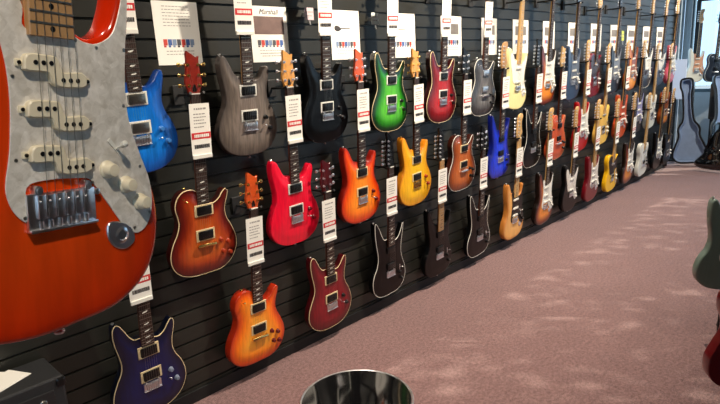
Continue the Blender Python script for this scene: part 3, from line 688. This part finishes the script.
structure('ceiling', MB().box((XF-3.5)/2, (YR+.6)/2, ZC+.05, XF+3.7, -YR+.6, .1), mat('ceiling_paint', (70, 68, 66), .9))
structure('wall_rear', MB().box(-3.55, (YR+.1)/2, ZC/2, .1, -YR+.1, ZC), mat('rear_paint', (92, 84, 78), .9))
# far side of the left wall, past the slatwall
GLASS = bpy.data.materials.new('window_glass'); GLASS.use_nodes = True
nt = GLASS.node_tree; nt.nodes.clear(); o_ = nt.nodes.new('ShaderNodeOutputMaterial'); mx = nt.nodes.new('ShaderNodeMixShader'); mx.inputs[0].default_value = .06
tr_ = nt.nodes.new('ShaderNodeBsdfTransparent'); tr_.inputs[0].default_value = (.93, .97, .98, 1); gl = nt.nodes.new('ShaderNodeBsdfGlossy'); gl.inputs['Roughness'].default_value = .02
nt.links.new(tr_.outputs[0], mx.inputs[1]); nt.links.new(gl.outputs[0], mx.inputs[2]); nt.links.new(mx.outputs[0], o_.inputs[0])
FR = mat('window_frame_grey', (80, 98, 108), .4)
NW = 0
def windowed_wall(name, axis, c, a0, a1, w0, w1, z0, z1, n, wall_m):
    m = MB()
    def bx(m, s0, s1, t0, t1, th):
        if axis == 'x': m.box(c, (s0+s1)/2, (t0+t1)/2, th, s1-s0, t1-t0)
        else: m.box((s0+s1)/2, c, (t0+t1)/2, s1-s0, th, t1-t0)
    for q in ((a0, w0, 0, ZC), (w1, a1, 0, ZC), (w0, w1, 0, z0), (w0, w1, z1, ZC)):
        if q[1]-q[0] > .001 and q[3]-q[2] > .001: bx(m, *q, .12)
    if name: structure('wall_'+name, m, wall_m)
    global NW; NW += 1
    win = root('window_%d' % NW, Matrix.Identity(4), None, None); win['kind'] = 'structure'
    f = MB()
    for k in range(n+1):
        s = w0+(w1-w0)*k/n; bx(f, s-.025, s+.025, z0, z1, .07)
    bx(f, w0, w1, z0, z0+.05, .07); bx(f, w0, w1, z1-.05, z1, .07)
    link('window_frame', f.mesh('window_frame'), FR, win)
    for k in range(n):
        g = MB(); s = w0+(w1-w0)*k/n; t = w0+(w1-w0)*(k+1)/n; bx(g, s+.025, t-.025, z0+.05, z1-.05, .006); link('pane', g.mesh('pane'), GLASS, win)
SIDE = mat('side_paint', (110, 104, 98), .9)
windowed_wall('right', 'y', YR, -3.5, 3.0, -2.9, -.6, .5, 2.4, 2, SIDE)
windowed_wall('right_far', 'y', YR, 3.0, XF, 3.9, 8.9, .12, 2.75, 4, SIDE)
windowed_wall('corner', 'y', .42, XE+.04, XF, XE+.12, XF-.2, .9, 2.9, 2, PAINT)
windowed_wall('far', 'x', XF, YR, .34, YR+.2, .24, .9, 2.9, 4, PAINT)

# outside: pavement and a leafy street tree that dapples the sun
structure('ground', MB().box(3, -2, -.16, 60, 60, .1), mat('outside_paving', (150, 150, 148), .9, noise=.1, nscale=2))
SUN_AZ = Vector((-.6, .8)).normalized(); SUN_EL = math.radians(34)
tree = root('street_tree', Matrix.Translation((8.4, -7.4, -.1)), 'leafy tree outside the shop window on the right', 'tree')
m = MB()
m.tube([(0, 0, 0), (.05, 0, 1.5), (0, .1, 2.6), (-.1, 0, 3.6)], .13, 10)
for k in range(9):
    a = k*2.4; m.tube([(0, .1, 2.4+.1*k), (math.cos(a)*.6, math.sin(a)*.6, 3.1+.1*k), (math.cos(a)*1.5, math.sin(a)*1.3, 3.5+.18*k)], .035, 6)
link('trunk', m.mesh('trunk', True), mat('bark', (80, 66, 54), .9), tree)
lf = MB(); rnd = random.Random(5)
for k in range(18500):
    u = Vector((rnd.gauss(0, 1), rnd.gauss(0, 1), rnd.gauss(0, 1))).normalized()*rnd.random()**.4
    p = Vector((u.x*4.1, u.y*2.1, 3.9+u.z*2.0)); s = rnd.uniform(.045, .095)
    Mx = Matrix.Translation(p) @ Matrix.Rotation(rnd.random()*6.3, 4, 'Z') @ Matrix.Rotation(rnd.uniform(-1.2, 1.2), 4, 'X')
    lf.add([Mx @ Vector(q) for q in ((-s, 0, 0), (0, -s*.5, .01), (s, 0, 0), (0, s*.5, .01))], [(0, 1, 2, 3)])
lo = link('leaves', lf.mesh('leaves'), mat('leaf_green', (70, 110, 50), .6), tree); lo['kind'] = 'stuff'

# ------------------------------------------------------------------ black amplifier lower left with papers
am = root('guitar_amplifier', Matrix.Translation((.13, -.125, 0)), 'black amplifier cabinet against the wall below the orange guitar', 'amplifier')
TOLEX = mat('black_vinyl', (34, 35, 37), .55, noise=.2, nscale=60, bump=.6, bscale=400)
link('cabinet', MB().box(0, 0, .255, .82, .21, .49, ch=.008).mesh('cabinet'), TOLEX, am)
link('speaker_grille', MB().box(0, -.108, .20, .74, .008, .30, ch=.002).mesh('grille'), mat('grille_cloth', (26, 26, 28), .9, noise=.4, nscale=300), am)
cpn = link('control_panel', MB().box(0, -.108, .425, .74, .008, .07, ch=.002).mesh('panel'), mat('panel_grey', (60, 60, 62), .4, .6), am)
for k in range(7): link('control_knob', cached('ampk', lambda: MB().lathe((0, 0, 0), (0, -1, 0), [(.013, 0), (.013, .004), (.010, .006), (.009, .018), (.004, .019)], 16).mesh('k', True)), mat('nickel', (170, 168, 160), .3, 1), cpn, Matrix.Translation((-.33+.11*k, -.112, .425)))
hdl = MB().tube([(-.10, 0, .500), (-.09, 0, .515), (0, 0, .52), (.09, 0, .515), (.10, 0, .500)], .009, 8); link('handle', hdl.mesh('handle', True), BLACK, am, Matrix.Translation((.1, -.02, 0)))
for sx in (-1, 1):
    for sy in (-1, 1):
        link('corner_cap', MB().box(sx*.398, sy*.094, .478, .034, .034, .034, ch=.008).mesh('cap'), BLACK, am)
        link('foot', MB().cyl((sx*.36, sy*.08, 0), (sx*.36, sy*.08, .012), .02, 12).mesh('foot'), BLACK, am)
pp = root('paper_sheet', Matrix.Translation((.375, -.11, .5002)) @ Matrix.Rotation(.45, 4, 'Z'), 'white paper sheets lying on the black amplifier', 'paper')
link('sheet', MB().box(0, 0, .001, .15, .11, .001).mesh('p'), PAPER, pp)
link('sheet', MB().box(-.01, .008, .0024, .15, .11, .001, M=Matrix.Rotation(.16, 4, 'Z')).mesh('p'), PAPER, pp)

# ------------------------------------------------------------------ glossy stool at the bottom
SX, SY, SH = 1.112, -1.140, .487
st = root('round_stool', Matrix.Translation((SX, SY, 0)), 'round glossy black stool with shiny rim in the middle foreground', 'stool')
link('seat', MB().lathe((0, 0, SH), (0, 0, 1), [(.165, -.05), (.178, -.045), (.180, -.012), (.174, -.004), (.150, -.005), (.10, -.006), (.05, -.0065), (.01, -.007)], 64).mesh('seat', True, 50), mat('gloss_black_seat', (8, 8, 10), .04, 0, 1), st)
link('chrome_rim', MB().tube([(.179*math.cos(a), .179*math.sin(a), SH-.008) for a in [2*PI*k/72 for k in range(72)]], .005, 10, True).mesh('rim', True), CHROME, st)
for k in range(4):
    a = PI/4+k*PI/2; link('leg', MB().tube([(.12*math.cos(a), .12*math.sin(a), SH-.05), (.15*math.cos(a), .15*math.sin(a), .25), (.19*math.cos(a), .19*math.sin(a), .012)], .011, 10).mesh('leg', True), CHROME, st)
link('foot_ring', MB().tube([(.16*math.cos(a), .16*math.sin(a), .2) for a in [2*PI*k/48 for k in range(48)]], .007, 8, True).mesh('fr', True), CHROME, st)

# ------------------------------------------------------------------ right-hand stands, only the guitars' left halves are in view
def stand_guitar(X, Y, z, yaw, kind, fin, lab, pgm, lean=0, slab='', **kw):
    M = place(X, z, lean, tilt=6, yaw=yaw, Y=Y)
    guitar(M, kind, F[fin], lab, 'guitars on floor stands at the right', pg=pgm, **kw)
    nut = SPEC[kind][3]+SPEC[kind][4]
    back = M.to_3x3() @ Vector((0, 0, 1)); back.z = 0; back = -back.normalized()
    hp = M @ Vector((0, nut-.004, .03)); bx_ = hp+back*.11
    s = root('guitar_stand', Matrix.Translation((bx_.x, bx_.y, 0)), slab, 'guitar stand')
    link('pole', MB().cyl((0, 0, .03), (0, 0, hp.z), .012, 12).mesh('pole', True), MATTE, s)
    r_ = Vector((-back.y, back.x, 0)); f = -back
    o = Vector((0, 0, hp.z))
    link('yoke', MB().tube([o, o+f*.085, o+f*.09+r_*.03, o+f*.13+r_*.032+Vector((0, 0, .008))], .006, 8).tube([o+f*.085, o+f*.09-r_*.03, o+f*.13-r_*.032+Vector((0, 0, .008))], .006, 8).mesh('y', True), MATTE, s)
    for d in (Vector((.69, -.72, 0)), Vector((-.45, -.89, 0)), Vector((.95, .2, 0))):
        link('leg', MB().tube([(0, 0, .16), tuple(d*.13+Vector((0, 0, .07))), tuple(d*.24+Vector((0, 0, .012)))], .010, 8).mesh('leg', True), MATTE, s)
stand_guitar(3.205, -1.73, .33, -.9, 'strat', 'moss', 'grey-green guitar with pale pickguard at the right edge', WHITEP, slab='black floor stand holding the grey-green guitar at the right edge')
stand_guitar(2.262, -1.985, .32, -.85, 'tele', 'maroon', 'maroon guitar at the lower right edge', CREAM, slab='black floor stand holding the maroon guitar at the right edge')

# ------------------------------------------------------------------ far end: cases, amp and hanging guitars by the window
CASEO = spline([(0, 0), (.14, .01), (.21, .07), (.215, .16), (.17, .28), (.135, .38), (.14, .46), (.12, .52), (.08, .58), (.065, .70), (.065, .95), (.085, 1.05), (.07, 1.14), (0, 1.16), (-.07, 1.14), (-.085, 1.05), (-.065, .95), (-.065, .70), (-.08, .58), (-.12, .52), (-.14, .46), (-.135, .38), (-.17, .28), (-.215, .16), (-.21, .07), (-.14, .01)], .015)
SHELL = mat('case_shell_black', (14, 15, 18), .35, coat=.4); PLUSH = mat('grey_blue_plush', (122, 142, 172), .9, noise=.15, nscale=20)
def case_half(depth, parent, M, nm, plush=PLUSH):
    P = [Vector(p) for p in CASEO]
    if area(P) < 0: P.reverse()
    I = inset(P, .022)
    rg = lambda Q, z: [Vector((p.x, p.y, z)) for p in Q]
    sh = MB().rings([rg(inset(P, .02), 0), rg(P, .02), rg(P, depth), rg(I, depth), rg(I, .03)], False)
    sh.add(rg(inset(P, .02), 0), [tuple(range(len(P)))])
    o = link(nm, sh.mesh(nm, True, 50), SHELL, parent, M)
    link('plush_lining', MB().rings([rg(I, .028), rg(I, .032)]).rings([rg(inset(P, .024), .03), rg(inset(P, .024), depth-.004), rg(inset(P, .032), depth-.004), rg(inset(P, .04), .032)], False).mesh('lining', True, 50), plush, o)
    return o
def frame(Xp, Yp, Zp, facing, tilt=0):   # local z faces 'facing' (angle of the outward normal), y up
    A = Matrix(((1, 0, 0), (0, 0, -1), (0, 1, 0)))
    R = Matrix.Rotation(facing+PI/2, 3, 'Z') @ A @ Matrix.Rotation(-tilt, 3, 'X')
    return Matrix.Translation((Xp, Yp, Zp)) @ R.to_4x4()
c1 = root('guitar_case', frame(8.60, -.27, .03, PI+.12, .12) @ Matrix.Rotation(.12, 4, 'Z'), 'open black guitar case with grey-blue lining standing at the far end of the wall', 'guitar case')
case_half(.09, c1, Matrix.Identity(4), 'shell')
lid = case_half(.06, c1, Matrix.Translation((.215, 0, .09)) @ Matrix.Rotation(math.radians(38), 4, 'Y') @ Matrix.Translation((.2, 0, -.06)) @ Matrix.Rotation(0, 4, 'Y'), 'lid', mat('blue_grey_lid_lining', (135, 160, 195), .7))
c2 = root('guitar_case', frame(8.25, -.62, .02, PI-.25, .30), 'closed glossy black guitar case leaning at the right edge far away', 'guitar case')
mm = MB(); P = [Vector(p) for p in CASEO]
if area(P) < 0: P.reverse()
P = [Vector((p.x, p.y*.52)) for p in P]
rg = lambda Q, z: [Vector((p.x, p.y, z)) for p in Q]
mm.rings([rg(inset(P, .03), 0), rg(P, .03), rg(P, .10), rg(inset(P, .03), .13)])
link('shell', mm.mesh('shell', True, 60), mat('case_gloss_black', (10, 11, 14), .12, coat=1), c2)
link('metal_trim', MB().tube([(p.x, p.y, .065) for p in inset(P, -.002)], .006, 6, True).mesh('trim', True), CHROME, c2)
sp = root('speaker_cabinet', Matrix.Translation((9.3, -.52, 0)), 'dark brown speaker cabinet on a black stand behind the guitar cases', 'speaker cabinet')
link('cabinet', MB().box(0, 0, .83, .36, .42, .50, ch=.015).mesh('cab'), mat('brown_vinyl', (46, 40, 34), .6, noise=.2, nscale=30), sp)
link('grille', MB().box(-.183, 0, .83, .01, .36, .42).mesh('gr'), mat('dark_brown_cloth', (40, 36, 30), .9, noise=.3, nscale=200), sp)
for sx in (-1, 1):
    for sy in (-1, 1): link('leg', MB().box(sx*.14, sy*.17, .29, .04, .04, .58).mesh('lg'), MATTE, sp)
dp = root('display_rail', Matrix.Translation((9.75, -.3, 0)), 'black display rail holding guitars before the far window', 'rail')
link('rail', MB().cyl((0, -.9, 2.25), (0, .38, 2.25), .02, 10).mesh('rail', True), MATTE, dp)
link('post', MB().box(0, .36, 1.12, .05, .05, 2.25).mesh('post'), MATTE, dp); link('post', MB().box(0, -.88, 1.12, .05, .05, 2.25).mesh('post'), MATTE, dp)
link('hook', MB().tube([(0, .02, 2.24), (-.12, .02, 2.1), (-.17, .02, 1.95)], .008, 6).mesh('hook'), MATTE, dp); link('hook', MB().tube([(0, -.22, 2.24), (-.12, -.22, 2.1), (-.17, -.22, 1.93)], .008, 6).mesh('hook'), MATTE, dp)
for (Y, fin, kind, lab) in ((.02, 'white', 'strat', 'white guitar hanging before the far window behind the open case'), (-.22, 'navy2', 'single', 'dark guitar with pale binding hanging before the far window at the right edge')):
    guitar(place(9.55, 1.08, 0, 2, -.55, Y), kind, F[fin], lab, 'guitars before the far window', pg=mat('peach_guard', (214, 160, 130), .4) if kind == 'strat' else None, bind=WHITEP if kind == 'single' else None)
cd = root('display_board', Matrix.Translation((8.95, .08, 0)), 'white display board standing past the end of the slat wall', 'display board')
link('panel', MB().box(0, 0, 1.15, .03, .24, .55, ch=.004).mesh('pn'), mat('board_white', (200, 210, 228), .6), cd)
link('post', MB().box(.0, 0, .45, .03, .03, .90).mesh('po'), MATTE, cd); link('base', MB().box(0, 0, .012, .24, .22, .024, ch=.004).mesh('ba'), MATTE, cd)

# ------------------------------------------------------------------ ceiling track lights
TR2 = []
tk = root('light_track', Matrix.Translation((0, -1.25, ZC)), 'black lighting track along the ceiling facing the guitars', 'light track')
link('track', MB().box(3.2, 0, -.02, 9.5, .035, .035).mesh('track'), MATTE, tk)
SPOT = []
for x, watts in ((.1, 150), (2.7, 430), (5.1, 330), (7.4, 300)):
    s = root('track_light', Matrix.Translation((x, -1.25, ZC-.04)), 'black track spotlight on the ceiling rail', 'spotlight', 'track spotlights along the ceiling rail')
    d = Vector((0, 1.15, -1.75)).normalized()
    link('head', MB().lathe((0, 0, -.10), d, [(.02, -.09), (.04, -.08), (.042, .06), (.038, .06), (.034, .03)], 20).mesh('head', True), MATTE, s)
    link('stem', MB().cyl((0, 0, 0), (0, 0, -.09), .008, 8).mesh('stem'), MATTE, s)
    L = bpy.data.lights.new('spot', 'SPOT'); L.energy = watts; L.color = (1, .86, .70); L.spot_size = math.radians(125); L.spot_blend = .8; L.shadow_soft_size = .04
    lo = bpy.data.objects.new('spot_lamp', L); COL.objects.link(lo); lo.parent = s; lo.location = Vector((0, 0, -.10))+d*.07
    lo.rotation_euler = d.to_track_quat('-Z', 'Y').to_euler()
    SPOT.append(lo)
fill_track = root('light_track', Matrix.Translation((1.5, -2.75, ZC)), 'added black track out of view, carrying fill lights over the aisle', 'light track')  # added unseen track: its spots are fill light for the orange guitar
link('track', MB().box(0, 0, -.02, 5.5, .035, .035).mesh('track'), MATTE, fill_track)
for x, e in ((-.15, 105), (2.4, 50), (4.6, 50)):
    s = root('track_light', Matrix.Translation((x, -2.75, ZC-.04)), 'added fill spotlight out of view over the aisle', 'spotlight', 'added fill spotlights over the aisle')
    d = Vector((.28, 1.15, -1.45)).normalized()
    link('head', MB().lathe((0, 0, -.10), d, [(.02, -.09), (.04, -.08), (.042, .06), (.038, .06), (.034, .03)], 20).mesh('head', True), MATTE, s)
    link('stem', MB().cyl((0, 0, 0), (0, 0, -.09), .008, 8).mesh('stem'), MATTE, s)
    L = bpy.data.lights.new('spot', 'SPOT'); L.energy = e; L.color = (1, .86, .70); L.spot_size = math.radians(70); L.spot_blend = .8; L.shadow_soft_size = .04
    lo = bpy.data.objects.new('spot_lamp', L); COL.objects.link(lo); lo.parent = s; lo.location = Vector((0, 0, -.10))+d*.07
    lo.rotation_euler = d.to_track_quat('-Z', 'Y').to_euler()
# ------------------------------------------------------------------ daylight
W = bpy.data.worlds.new('World'); SC.world = W; W.use_nodes = True
bg = W.node_tree.nodes['Background']; bg.inputs[0].default_value = (.50, .74, 1, 1); bg.inputs[1].default_value = 2.0
S = bpy.data.lights.new('sun', 'SUN'); S.energy = 6.5; S.angle = math.radians(.4); S.color = (1, .84, .66)
so = bpy.data.objects.new('sun', S); COL.objects.link(so)
d = Vector((SUN_AZ.x*math.cos(SUN_EL), SUN_AZ.y*math.cos(SUN_EL), -math.sin(SUN_EL)))
so.rotation_euler = d.to_track_quat('-Z', 'Y').to_euler(); so.location = (8, -9, 6)
# window portals guide the sampling of the sky
def portal(loc, rot, sx, sy):
    P = bpy.data.lights.new('portal', 'AREA'); P.shape = 'RECTANGLE'; P.size = sx; P.size_y = sy; P.cycles.is_portal = True
    o = bpy.data.objects.new('portal', P); COL.objects.link(o); o.location = loc; o.rotation_euler = rot
portal((-1.75, YR+.1, 1.45), (PI/2, 0, PI), 2.3, 1.9)
portal((6.4, YR+.1, 1.43), (PI/2, 0, PI), 4.6, 2.6)
portal((XF-.1, (YR+.44)/2, 1.9), (PI/2, 0, PI/2), 3.7, 2.0)

# ------------------------------------------------------------------ camera
R = [[0.68966, -0.20007, 0.69591], [-0.72212, -0.11905, 0.68145], [-0.05349, -0.97252, -0.22659]]
CX, CY, CZ = [Vector([R[i][j] for i in range(3)]).normalized() for j in range(3)]   # image right, image down, forward
cam = bpy.data.cameras.new('Camera'); cam.lens = 560/720*36; cam.sensor_width = 36; cam.clip_start = .05
co = bpy.data.objects.new('Camera', cam); COL.objects.link(co)
m3 = Matrix((CX, -CY, -CZ)).transposed()
co.matrix_world = Matrix.Translation((0, -2.2933, 1.5)) @ m3.to_4x4()
SC.camera = co
SC.view_settings.view_transform = 'Standard'; SC.view_settings.look = 'None'; SC.view_settings.gamma = 1; SC.view_settings.use_curve_mapping = False
SC.view_settings.exposure = 0
